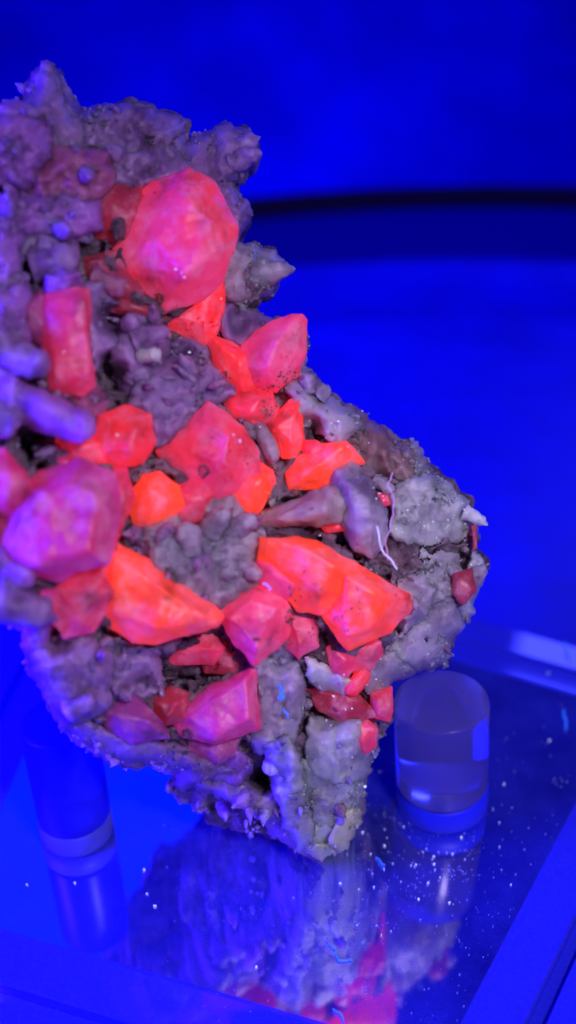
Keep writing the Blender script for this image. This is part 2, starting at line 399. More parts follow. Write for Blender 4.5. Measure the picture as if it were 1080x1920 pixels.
# calcite blocks: colour, label or None, blocks (outline, front corners, depth offset)
def B(outline, apex=None, o=0, h=55, back=110, **k):
    n = len(outline); cu = sum(p[0] for p in outline)/n; cv = sum(p[1] for p in outline)/n; g = 1.05
    return dict(outline=[(cu+(u-cu)*g, cv+(v-cv)*g) for u, v in outline], apex=apex, o=o, h=h, back=back, **k)
CRYS = [
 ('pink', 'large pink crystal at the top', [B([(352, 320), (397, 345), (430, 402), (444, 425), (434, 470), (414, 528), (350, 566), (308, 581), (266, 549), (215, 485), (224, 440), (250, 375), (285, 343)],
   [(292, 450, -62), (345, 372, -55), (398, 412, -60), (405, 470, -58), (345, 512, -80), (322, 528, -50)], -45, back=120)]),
 ('red', None, [B([(300, 596), (350, 560), (412, 520), (420, 580), (406, 626), (384, 650), (322, 622)], None, 5, 40)]),
 ('red', None, [B([(386, 622), (424, 640), (462, 664), (500, 720), (470, 760), (430, 745), (404, 700)], None, 5, 40)]),
 ('pink', 'pink crystal with a pale hooked tip', [B([(455, 648), (480, 622), (545, 588), (566, 588), (574, 602), (572, 660), (560, 706), (520, 742), (476, 722), (450, 690)], [(545, 605, -25), (520, 640, -60), (500, 690, -58), (545, 690, -40)], -10, back=120)]),
 ('red', None, [B([(428, 745), (470, 730), (508, 735), (511, 778), (480, 788), (440, 782), (415, 765)], None, 0, 40)]),
 ('orange', None, [B([(508, 795), (540, 752), (566, 738), (566, 825), (552, 858), (530, 856), (506, 815)], None, 8, 35)]),
 ('orange', None, [B([(541, 885), (560, 860), (600, 838), (648, 828), (668, 850), (682, 868), (640, 892), (618, 912), (545, 916)], [(640, 838, -45), (600, 870, -60), (570, 890, -48)], -4)]),
 ('red', None, [B([(572, 830), (592, 828), (618, 850), (596, 880), (574, 872)], None, 10, 25, 70)]),
 ('pink', None, [B([(390, 757), (420, 773), (458, 800), (484, 848), (481, 888), (452, 915), (404, 931), (370, 912), (316, 876), (297, 846), (340, 800)], [(380, 790, -58), (430, 815, -78), (420, 870, -84), (352, 848, -62), (400, 905, -45)], -35)]),
 ('orange', None, [B([(440, 905), (480, 868), (512, 880), (516, 905), (486, 948), (462, 962), (446, 940)], None, -10, 30)]),
 ('red', None, [B([(185, 778), (238, 764), (278, 780), (287, 826), (266, 864), (230, 878), (190, 866), (172, 830)], [(215, 795, -45), (255, 805, -55), (245, 845, -55), (205, 845, -48)], -20), B([(104, 822), (150, 815), (190, 830), (200, 868), (160, 872), (120, 850)], None, 10, 35)]),
 ('orange', None, [B([(264, 892), (300, 884), (338, 912), (350, 950), (328, 975), (276, 999), (246, 980), (240, 935)], [(275, 915, -45), (315, 935, -50), (285, 968, -42)], -8)]),
 ('crimson', None, [B([(325, 905), (360, 890), (402, 928), (378, 975), (330, 990), (310, 950)], None, -5, 35)]),
 ('crimson', 'upright crimson block under a violet cap', [B([(84, 548), (165, 544), (172, 600), (174, 718), (152, 736), (98, 726), (82, 660), (72, 612)], [(92, 565, -45), (158, 560, -52), (165, 705, -42), (108, 708, -46)], -20)]),
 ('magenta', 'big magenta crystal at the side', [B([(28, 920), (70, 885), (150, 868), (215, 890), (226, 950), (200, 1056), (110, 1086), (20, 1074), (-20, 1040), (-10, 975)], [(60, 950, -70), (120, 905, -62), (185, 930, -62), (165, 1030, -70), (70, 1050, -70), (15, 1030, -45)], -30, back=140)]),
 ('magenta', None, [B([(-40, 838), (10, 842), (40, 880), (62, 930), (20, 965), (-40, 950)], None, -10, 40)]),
 ('crimson', None, [B([(160, 862), (236, 872), (248, 930), (228, 1005), (190, 1050), (170, 960)], None, 12, 35)]),
 ('crimson', None, [B([(48, 1088), (110, 1078), (192, 1070), (214, 1112), (176, 1182), (122, 1192), (84, 1150)], [(110, 1105, -30), (175, 1105, -34), (150, 1160, -30)], 10)]),
 ('orange', 'large flat orange wedge', [B([(206, 1024), (226, 1020), (282, 1066), (350, 1114), (411, 1154), (404, 1172), (348, 1190), (292, 1206), (246, 1208), (186, 1152), (198, 1100)], [(216, 1045, -50), (300, 1100, -62), (385, 1158, -40), (290, 1180, -60), (215, 1145, -58)], -28)]),
 ('pink', None, [B([(404, 1150), (440, 1120), (480, 1096), (530, 1112), (546, 1150), (534, 1198), (477, 1243), (440, 1210), (420, 1176)], [(430, 1160, -50), (470, 1120, -55), (520, 1140, -52), (480, 1215, -55)], -34)]),
 ('pink', 'speckled pink crystal beside the brightest orange one', [B([(484, 1050), (520, 1042), (562, 1078), (577, 1104), (566, 1132), (520, 1118), (486, 1100)], [(505, 1065, -32), (550, 1095, -36), (540, 1112, -30)], -28, back=80)]),
 ('crimson', None, [B([(540, 1140), (580, 1150), (597, 1180), (596, 1212), (560, 1236), (532, 1215), (530, 1170)], None, -5, 32)]),
 ('orange', 'brightest orange crystal with a sharp pale tip', [B([(486, 1004), (560, 1006), (622, 1030), (664, 1058), (660, 1110), (600, 1145), (560, 1140), (520, 1090), (485, 1046)], [(500, 1015, -40), (560, 1025, -60), (630, 1060, -66), (600, 1110, -60)], -40, back=120),
   B([(622, 1036), (664, 1058), (702, 1085), (768, 1114), (768, 1140), (730, 1182), (655, 1214), (636, 1200), (610, 1150), (600, 1090)], [(650, 1080, -78), (700, 1112, -74), (752, 1126, -40), (690, 1165, -66), (650, 1190, -52)], -48, back=120)]),
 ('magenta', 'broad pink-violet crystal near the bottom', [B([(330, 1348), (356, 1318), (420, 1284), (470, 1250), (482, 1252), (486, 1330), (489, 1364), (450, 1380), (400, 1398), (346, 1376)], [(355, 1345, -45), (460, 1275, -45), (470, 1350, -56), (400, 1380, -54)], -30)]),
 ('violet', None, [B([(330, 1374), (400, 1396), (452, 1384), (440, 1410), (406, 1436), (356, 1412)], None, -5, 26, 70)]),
 ('dark', None, [B([(280, 1312), (318, 1284), (356, 1300), (352, 1350), (306, 1362), (286, 1345)], None, 0, 32)]),
 ('crimson', None, [B([(614, 1216), (650, 1198), (664, 1240), (650, 1268), (622, 1266)], None, -12, 28), B([(650, 1205), (700, 1188), (725, 1196), (722, 1224), (690, 1256), (655, 1258)], None, -2, 28)]),
 ('red', None, [B([(648, 1288), (676, 1250), (693, 1248), (692, 1274), (668, 1302), (652, 1300)], None, -14, 22, 60)]),
 ('dark', None, [B([(565, 1290), (620, 1278), (672, 1305), (700, 1338), (650, 1350), (600, 1330)], None, 22, 24)]),
 ('crimson', None, [B([(640, 1336), (682, 1336), (712, 1366), (708, 1400), (684, 1412), (650, 1375)], None, 0, 30)]),
 ('crimson', None, [B([(696, 1300), (734, 1288), (738, 1330), (730, 1352), (704, 1346)], None, -4, 24)]),
 ('dark', 'small dull red crystal in a dark hollow', [B([(852, 1076), (884, 1068), (889, 1108), (868, 1128), (850, 1112)], None, -14, 16, 60)]),
 ('dark', None, [B([(880, 985), (897, 983), (898, 1030), (884, 1036)], None, 10, 14, 60)]),
 ('crimson', None, [B([(704, 925), (732, 918), (736, 945), (712, 956)], None, -6, 14, 50)]),
 ('red', None, [B([(588, 976), (642, 970), (650, 995), (610, 1000)], None, 0, 18, 60)]),
 ('dark', None, [B([(190, 352), (270, 345), (262, 400), (228, 460), (180, 450), (150, 410)], None, 16, 32)]),
 ('dark', None, [B([(160, 490), (215, 480), (262, 548), (240, 570), (190, 545)], None, 14, 28)]),
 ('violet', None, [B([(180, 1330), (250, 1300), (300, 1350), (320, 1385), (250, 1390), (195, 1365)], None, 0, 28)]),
 ('crimson', None, [B([(290, 1200), (400, 1176), (425, 1215), (400, 1248), (320, 1250)], None, 20, 28)]),
 ('red', None, [B([(478, 742), (520, 758), (518, 798), (482, 806), (452, 780)], None, 6, 26, 70)]),
 ('crimson', None, [B([(96, 852), (170, 850), (186, 888), (140, 904), (88, 894)], None, 4, 30, 70)]),
 ('crimson', None, [B([(168, 962), (226, 978), (218, 1048), (172, 1078), (150, 1020)], None, -2, 34, 70)]),
 ('dark', None, [B([(418, 1206), (468, 1232), (440, 1266), (384, 1262), (376, 1230)], None, 12, 24, 60)]),
 ('dark', None, [B([(200, 545), (258, 552), (300, 590), (262, 600), (214, 580)], None, 16, 24, 60)]),
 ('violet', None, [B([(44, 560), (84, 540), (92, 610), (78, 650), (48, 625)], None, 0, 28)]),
]
for col, lab, blocks in CRYS:
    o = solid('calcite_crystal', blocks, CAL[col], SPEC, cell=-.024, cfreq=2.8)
    if lab: o['label'] = lab

# quartz masses
MASSES = []
def ql(c, outline, o=0, h=40, back=90, g=1.16):
    """One intergrown quartz mass of the crust: kept for the body below, where all masses run into one another."""
    n = len(outline); cu = sum(p[0] for p in outline)/n; cv = sum(p[1] for p in outline)/n
    MASSES.append((c, [(cu+(u-cu)*g, cv+(v-cv)*g) for u, v in outline], o, h))
def qs(c, outline, o, h):
    return solid('quartz_crystal', [B(outline, None, o, h, 90)], QZ[c], SPEC, edge=.026, smooth=3, low=.05, mid=.018, cell=.035, cfreq=6)
ql('mauve', [(164, 202), (205, 190), (262, 187), (312, 208), (352, 224), (360, 250), (335, 285), (250, 300), (190, 290)], 10, 40)
ql('mauve', [(200, 285), (300, 275), (345, 285), (372, 318), (300, 345), (215, 345)], 8, 35)
ql('mauve', [(345, 270), (400, 236), (432, 232), (465, 270), (470, 310), (442, 346), (380, 332)], 0, 40)
ql('mauve', [(405, 352), (452, 355), (477, 395), (464, 430), (438, 440), (420, 400)], 0, 35)
ql('grey', [(418, 505), (440, 455), (482, 453), (520, 472), (525, 530), (462, 570), (425, 545)], -5, 35)
ql('mauve', [(418, 578), (470, 572), (500, 592), (490, 620), (455, 642), (425, 620)], 8, 30)
ql('grey', [(562, 612), (576, 612), (584, 650), (578, 692), (566, 690)], 10, 18)
ql('mauve', [(232, 590), (300, 615), (312, 660), (280, 710), (225, 700), (222, 640)], 0, 36)
ql('mauve', [(260, 700), (330, 680), (400, 700), (424, 735), (350, 790), (295, 818), (262, 760)], -2, 40)
ql('mauve', [(330, 640), (388, 630), (396, 680), (350, 692)], 16, 26)
ql('grey', [(300, 1000), (340, 970), (395, 940), (450, 932), (474, 965), (476, 1020), (462, 1048), (478, 1082), (410, 1124), (345, 1110), (300, 1060)], -25, 46)
ql('mauve', [(245, 1005), (300, 990), (330, 1040), (340, 1095), (285, 1062)], 0, 30)
qs('grey', [(625, 882), (658, 866), (700, 905), (722, 960), (720, 1010), (700, 1048), (664, 1022), (632, 962)], -46, 46)
ql('grey', [(560, 722), (592, 702), (640, 748), (660, 790), (640, 830), (596, 800), (562, 770)], 0, 30)
ql('brown', [(640, 770), (700, 790), (760, 850), (770, 900), (700, 880), (650, 830)], 10, 26)
ql('grey', [(735, 820), (788, 830), (802, 866), (780, 880), (740, 860)], 12, 18)
ql('sage', [(740, 930), (800, 900), (860, 930), (880, 990), (820, 1010), (750, 1000)], -2, 30)
ql('grey', [(756, 1098), (790, 1092), (800, 1112), (792, 1150), (756, 1168), (744, 1140)], -18, 22, 60)
ql('grey', [(800, 1040), (850, 1050), (846, 1120), (810, 1130), (790, 1080)], 0, 20)
ql('sage', [(884, 1050), (916, 1060), (902, 1108), (880, 1162), (846, 1170), (852, 1132), (890, 1112)], 0, 22)
ql('grey', [(770, 1160), (850, 1130), (862, 1180), (845, 1240), (780, 1256), (735, 1225)], 14, 26)
ql('grey', [(690, 1240), (740, 1225), (770, 1258), (736, 1288), (700, 1290)], 8, 24)
ql('grey', [(486, 1260), (540, 1225), (560, 1300), (540, 1380), (490, 1400), (484, 1330)], 0, 34)
ql('pale', [(588, 1245), (622, 1262), (650, 1282), (636, 1296), (600, 1290), (584, 1270)], -20, 20, 60)
ql('sage', [(590, 1362), (655, 1350), (704, 1390), (692, 1440), (640, 1480), (592, 1450)], -14, 36)
ql('sage', [(570, 1440), (640, 1450), (682, 1480), (676, 1545), (600, 1570), (575, 1520)], 0, 34)
ql('pale', [(556, 1560), (620, 1540), (650, 1580), (604, 1617), (562, 1602)], -4, 24)
ql('yellow', [(640, 1540), (664, 1522), (684, 1524), (676, 1550), (648, 1586), (630, 1575)], -38, 22, 60)
ql('yellow', [(586, 1596), (618, 1592), (622, 1610), (604, 1619), (588, 1614)], -34, 18, 50)
ql('mauve', [(470, 1505), (510, 1495), (548, 1540), (566, 1596), (530, 1572)], 6, 22)
ql('mauve', [(370, 1462), (420, 1458), (500, 1500), (520, 1530), (450, 1506)], 4, 18)
ql('violet', [(395, 1432), (440, 1414), (462, 1440), (446, 1470), (410, 1460)], -8, 26)
ql('mauve', [(100, 1365), (180, 1370), (320, 1405), (410, 1440), (330, 1462), (250, 1434), (160, 1405)], 16, 28)
ql('mauve', [(60, 1210), (140, 1200), (200, 1240), (190, 1320), (110, 1350), (70, 1290)], 4, 36)
ql('mauve', [(200, 1220), (280, 1230), (300, 1280), (240, 1310), (200, 1290)], 16, 26)
ql('violet', [(20, 1130), (80, 1160), (90, 1210), (50, 1240), (36, 1190)], 0, 30)
ql('mauve', [(150, 540), (200, 540), (212, 590), (206, 640), (176, 676), (168, 600)], -2, 30)
ql('rose', [(120, 725), (180, 735), (194, 770), (150, 780), (112, 750)], 4, 24)
ql('violet', [(-40, 560), (44, 540), (60, 620), (20, 660), (-40, 640)], -4, 34)
ql('rose', [(480, 1290), (490, 1250), (520, 1248), (510, 1300)], 12, 18)
ql('violet', [(-40, 380), (30, 390), (40, 450), (16, 560), (-40, 560)], 6, 34)
ql('violet', [(-40, 225), (40, 210), (90, 240), (96, 300), (60, 340), (-40, 330)], -10, 50)
ql('rose', [(60, 318), (110, 290), (190, 292), (198, 345), (150, 372), (70, 372)], -10, 44)
ql('violet', [(20, 380), (90, 362), (170, 372), (175, 430), (100, 440), (30, 430)], 0, 40)
# quartz fingers
def fg(c, *a, **k): FING.append((c, finger(*a[:4], QZ[c], SPEC, *a[4:], **k)))
FING = []
ql('mauve', [(58, 140), (84, 116), (106, 122), (130, 160), (156, 210), (162, 270), (140, 310), (70, 300), (52, 220)], 6, 44)
fg('mauve', (100, 220), (84, 114), 34, 20, 30, 0, tip=.4)
fg('mauve', (120, 230), (112, 124), 30, 16, 40, 10, tip=.4)
fg('violet', (10, 330), (15, 185), 60, 45, 60, 10)
fg('mauve', (420, 300), (487, 252), 26, 14, 10, -6)
fg('mauve', (430, 305), (493, 288), 24, 13, 0, -14)
fg('grey', (450, 520), (549, 497), 44, 16, 20, -10, point=.8, tip=.5)
fg('mauve', (60, 500), (152, 478), 36, 24, 30, -25)
fg('mauve', (20, 470), (100, 450), 30, 20, 40, 0)
fg('violet', (120, 560), (112, 498), 38, 32, -10, -38)
fg('mauve', (-30, 640), (92, 702), 34, 24, -20, -70)
fg('violet', (20, 752), (186, 806), 37, 27, 0, -85, tip=.14)
fg('violet', (-20, 700), (50, 780), 34, 22, 10, -40)
fg('mauve', (-20, 780), (40, 800), 40, 25, 10, -20)
fg('mauve', (250, 645), (320, 618), 26, 14, -10, -50, tip=.3)
fg('pale', (262, 670), (302, 660), 12, 13, -20, -70)
fg('mauve', (262, 620), (232, 592), 20, 14, 0, -30)
fg('mauve', (-10, 1110), (112, 1156), 40, 26, 10, -30)
fg('violet', (-10, 1050), (60, 1100), 34, 24, 20, -20)
fg('mauve', (130, 1330), (175, 1310), 26, 16, 0, -30)
qs('tan', [(474, 985), (488, 958), (560, 932), (632, 916), (650, 950), (630, 985), (560, 984), (510, 990)], -14, 40)
fg('grey', (478, 790), (524, 868), 15, 17, 10, -24)
ql('sage', [(508, 1412), (530, 1398), (552, 1420), (562, 1500), (584, 1572), (562, 1586), (540, 1530), (520, 1470)], -20, 32)
fg('pale', (512, 1440), (528, 1402), 20, 15, -10, -32)
fg('grey', (430, 1000), (470, 965), 24, 16, -30, -75)
fg('grey', (440, 1060), (482, 1078), 22, 14, -20, -62)
fg('grey', (360, 1040), (345, 985), 26, 18, -40, -80)
fg('grey', (400, 1000), (420, 945), 26, 18, -40, -70)
fg('pale', (870, 960), (916, 984), 18, 9, 10, -16)
fg('grey', (880, 1090), (920, 1058), 20, 9, 10, -8)
fg('grey', (580, 730), (572, 704), 20, 12, 0, -20)
fg('grey', (596, 742), (618, 722), 18, 10, 4, -14)
fg('rose', (170, 520), (245, 545), 24, 20, 10, -18)
fg('mauve', (130, 470), (60, 450), 24, 18, 20, -10)
fg('grey', (700, 900), (742, 918), 14, 10, 0, -22)
# ---- the body: matrix and quartz masses as one intergrown crust
def np_edge(P, poly):
    A = np.array(poly); Bq = np.roll(A, -1, 0); D = Bq-A; L2 = (D**2).sum(1)+1e-9
    best = np.full(len(P), 1e9)
    for a, d, l in zip(A, D, L2):
        t = np.clip(((P-a)@d)/l, 0, 1); best = np.minimum(best, ((P-a-t[:, None]*d)**2).sum(1))
    return np.sqrt(best)
def np_in(P, poly):
    c = np.zeros(len(P), bool); x, y = P[:, 0], P[:, 1]; n = len(poly)
    for i in range(n):
        (xj, yj), (xi, yi) = poly[i-1], poly[i]
        if yi == yj: continue
        c ^= ((yi > y) != (yj > y)) & (x < (xj-xi)*(y-yi)/(yj-yi)+xi)
    return c
BODY = {}
def body():
    bnd = []
    for i in range(len(OUT)):
        a, b = Vector(OUT[i]), Vector(OUT[(i+1) % len(OUT)])
        n = max(1, int((b-a).length/4.5)); nr = Vector((b.y-a.y, a.x-b.x)).normalized()
        for k in range(n):
            p = a.lerp(b, k/n); q = Vector((p.x, p.y, 3))
            w = noise.noise(q*.045)*5 + noise.noise(q*.11)*5 + (.4-noise.voronoi(q*.07)[0][0])*7
            bnd.append(p + nr*w)
    Bd = [(p.x, p.y) for p in bnd]
    gx, gy = np.meshgrid(np.arange(-190, 925, 4.6), np.arange(105, 1625, 4.2)); gx = gx + (np.arange(gx.shape[0]) % 2)[:, None]*2.3
    G = np.stack([gx.ravel(), gy.ravel()], 1) + np.random.RandomState(3).uniform(-.8, .8, (gx.size, 2))
    G = G[(G[:, 0] > -60)]; G = G[np_in(G, Bd)]; G = G[np_edge(G, Bd) > 3.2]
    far = [(x, y) for x in range(-185, -60, 9) for y in range(200, 1120, 9)]; far = np.array(far, float); far = far[np_in(far, Bd)]; far = far[np_edge(far, Bd) > 4]
    pts = [Vector(p) for p in Bd] + [Vector(p) for p in G] + [Vector(p) for p in far]
    vo, eo, fo, *_ = delaunay_2d_cdt(pts, [(i, (i+1) % len(Bd)) for i in range(len(Bd))], [], 1, 1e-4)
    P = np.array([(p.x, p.y) for p in vo]); n = len(P)
    d = np_edge(P, Bd); isb = d < .5
    e40 = np.sqrt(1-(1-np.clip(d/45, 0, 1))**2)
    warp = np.array([(noise.noise(Vector((u*.02, v*.02, 11)))*13 + noise.noise(Vector((u*.07, v*.07, 2)))*6,
                      noise.noise(Vector((u*.02, v*.02, 23)))*13 + noise.noise(Vector((u*.07, v*.07, 31)))*6) for u, v in P])
    Q = P + warp
    z = np.array([front_dz(u, v, dd) for (u, v), dd in zip(P, d)]); own = np.full(n, -1)
    R = random.Random(5)
    for mi, (c, pl, o, h) in enumerate(MASSES):
        A = np.array(pl); lo, hi = A.min(0)-14, A.max(0)+14
        m = np.where((Q >= lo).all(1) & (Q <= hi).all(1))[0]
        if not len(m): continue
        q = Q[m]; sd = np_edge(q, pl)*np.where(np_in(q, pl), 1, -1)
        w = max(14, sd.max()*.75); t = np.clip((sd+9)/w, 0, 1)
        ctr = A.mean(0); g = np.array([R.uniform(-.22, .22), R.uniform(-.22, .22)])
        lob = np.array([fbm(Vector((u*.022+mi, v*.022, mi*3.1)), 3) for u, v in q])
        zi = o + 22 - h*1.15*np.sqrt(1-(1-t)**2) + (q-ctr)@g - 13*lob*t + 95*(1-e40[m]) + np.where(sd < -9, 200, 0)
        for hu, hv, r, dep in HOLES:
            qq = ((P[m, 0]-hu)**2+(P[m, 1]-hv)**2)/(r*r); zi = zi + np.where(qq < 4, 1.2*dep*np.exp(-qq*1.3), 0)
        k = 9.0; zz = z[m]; hq = np.clip(.5+.5*(zz-zi)/k, 0, 1); sm = zz*(1-hq)+zi*hq - k*hq*(1-hq)
        own[m[zi < zz]] = mi; z[m] = sm
    # the crust climbs a little way up the feet of the bright crystals
    for _, _, bl in CRYS:
        for b in bl:
            pl = b['outline']; A = np.array(pl); m = np.where((P >= A.min(0)-16).all(1) & (P <= A.max(0)+16).all(1))[0]
            if not len(m): continue
            q = P[m] + warp[m]*.4; ed = np_edge(q, pl); ins = np_in(q, pl)
            wob = np.array([noise.noise(Vector((u*.03, v*.03, 41)))+.5*noise.noise(Vector((u*.09, v*.09, 47))) for u, v in P[m]])
            lift = b['o'] + 20 - 16*wob + np.where(ins, 1.5*ed, 1.0*ed)
            near = (ed < 20) & (d[m] > 14)
            z[m] = np.where(near & (lift < z[m]) & (wob > -.25), lift, z[m])
    # fine knobs and grains
    knob = np.empty(n)
    for i, (u, v) in enumerate(P):
        p = Vector((u+warp[i, 0]*.5, v+warp[i, 1]*.5, 0)); a = .5+.5*noise.noise(p*.012+Vector((7, 1, 3)))
        f1 = noise.voronoi(p*.045)[0][0]; f2 = noise.voronoi(p*.10+Vector((5, 9, 1)))[0][0]
        knob[i] = 11*(.42-f1)*(.3+a) + 6.5*(.42-f2)*(1.25-a) + 2.5*noise.noise(p*.16) + 5*noise.noise(p*.05)
    z = z - knob*(.25+.75*e40)
    BODY['P'], BODY['z'], BODY['own'], BODY['d'] = P, z, own, d
    co = lambda i, dz: px(P[i, 0], P[i, 1], Z0(P[i, 0], P[i, 1])+(z[i]+dz)*K)
    F = [tuple(f) for f in fo]
    fown = [max(set(t), key=t.count) if len(set(t)) < 3 else t[0] for t in ([int(own[i]) for i in f] for f in F)]
    # bare matrix: whole body, sunk beneath the masses
    V = [co(i, 30 if own[i] >= 0 and not isb[i] else 0) for i in range(n)]; idx = {}
    for i in range(n):
        if isb[i]: idx[i] = i; continue
        u, v = P[i]; e = math.sqrt(1-(1-min(d[i]/200, 1))**2)
        zb = 182 + 270*e + 30*fbm(Vector((u*.01, v*.01, 7)), 3) + 22*fbm(Vector((u*.04, v*.04, 3)), 3); s_ = 1-.12*e + .03*fbm(Vector((u*.03, v*.03, 5)), 3)
        idx[i] = len(V); V.append(px(480+(u-480)*s_, 850+(v-850)*s_, Z0(u, v)+zb*K))
    def mesh(name, V, Fs, m, fine=0):
        bm = bmesh.new(); vs = [bm.verts.new(v) for v in V]
        for f in Fs:
            if len(set(f)) == len(f):
                try: bm.faces.new([vs[i] for i in f])
                except ValueError: pass
        bmesh.ops.recalc_face_normals(bm, faces=bm.faces[:])
        if fine:                                # the flanks and the back get as fine a grain as the front
            densify(bm, fine, 3); bm.normal_update()
            nw = [v.co + v.normal*(.05*fbm(v.co*4, 3)+.02*(.4-noise.voronoi(v.co*11)[0][0])) for v in bm.verts]
            for v, w in zip(bm.verts, nw): v.co = w
        return link(name, to_mesh(name, bm), m, SPEC)
    mesh('matrix', V, F + [tuple(idx[i] for i in f)[::-1] for f in F], MATRIX, .07)
    for mi, (c, pl, o, h) in enumerate(MASSES):
        fs = [f for f, w in zip(F, fown) if w == mi]
        if len(fs) < 12: continue
        used = sorted({i for f in fs for i in f}); loc = {i: k for k, i in enumerate(used)}; N = len(used)
        cu, cv = P[used].mean(0)
        V = [co(i, -.4) for i in used] + [px(cu+(P[i, 0]-cu)*.93, cv+(P[i, 1]-cv)*.93, Z0(*P[i])+(z[i]+60)*K) for i in used]
        Fs = [tuple(loc[i] for i in f) for f in fs]; cnt = {}
        for f in Fs:
            for a, b in zip(f, f[1:]+f[:1]): cnt[a, b] = 1
        Fs = Fs + [tuple(i+N for i in f)[::-1] for f in Fs] + [(b, a, a+N, b+N) for a, b in cnt if (b, a) not in cnt]
        mesh('quartz_crystal', V, Fs, QZ[c])
body()
# small drusy crystals over the bare rock: a few meshes, shared
PROTO = {}
for c in ('mauve', 'grey', 'brown', 'violet'):
    for k in range(4):
        me = finger_mesh('quartz_crystal', 1.0, .36, .24, 900+k+len(PROTO), rings=14, segs=14, tip=.55, point=random.uniform(.6, .95), lump=.14)
        me.materials.append(QZ[c]); PROTO[c, k] = me
polys = [b['outline'] for _, _, bl in CRYS for b in bl]
def body_z(u, v):
    q = ((BODY['P']-np.array((u, v)))**2).sum(1); return float(BODY['z'][q.argmin()])
n = 0; tries = 0
while n < 150 and tries < 6000:
    tries += 1
    u, v = random.uniform(-20, 910), random.uniform(130, 1600)
    if not inside((u, v), OUT) or any(inside((u, v), q) for q in polys): continue
    if any((u-h[0])**2+(v-h[1])**2 < (h[2]*.8)**2 for h in HOLES): continue
    d = edge_d((u, v), OUT)
    c = 'mauve' if u < 480 else ('grey' if random.random() < .75 else 'brown')
    if u < 60 and random.random() < .5: c = 'violet'
    z = Z0(u, v) + body_z(u, v)*K
    L = .85*random.uniform(22, 58)*K*(1.1 if u < 500 else .75)*(.6 if d < 40 else 1)
    du, dv = u-430, v-850; l = math.hypot(du, dv)+1; k = .7 if d > 60 else 1.1
    a = px(u, v, z+10*K)
    t = px(u+du/l*30*k+random.uniform(-26, 26), v+dv/l*30*k+random.uniform(-26, 26), z-random.uniform(15, 40)*K)
    o = link('quartz_crystal', PROTO[c, random.randrange(4)], None, SPEC)
    o.rotation_mode = 'QUATERNION'; o.location = a; o.rotation_quaternion = (t-a).to_track_quat('Z', 'Y') @ Matrix.Rotation(random.uniform(0, 6.28), 3, 'Z').to_quaternion()
    w = random.uniform(.8, 1.25); o.scale = (L*w*random.uniform(.5, .95), L*w, L); n += 1
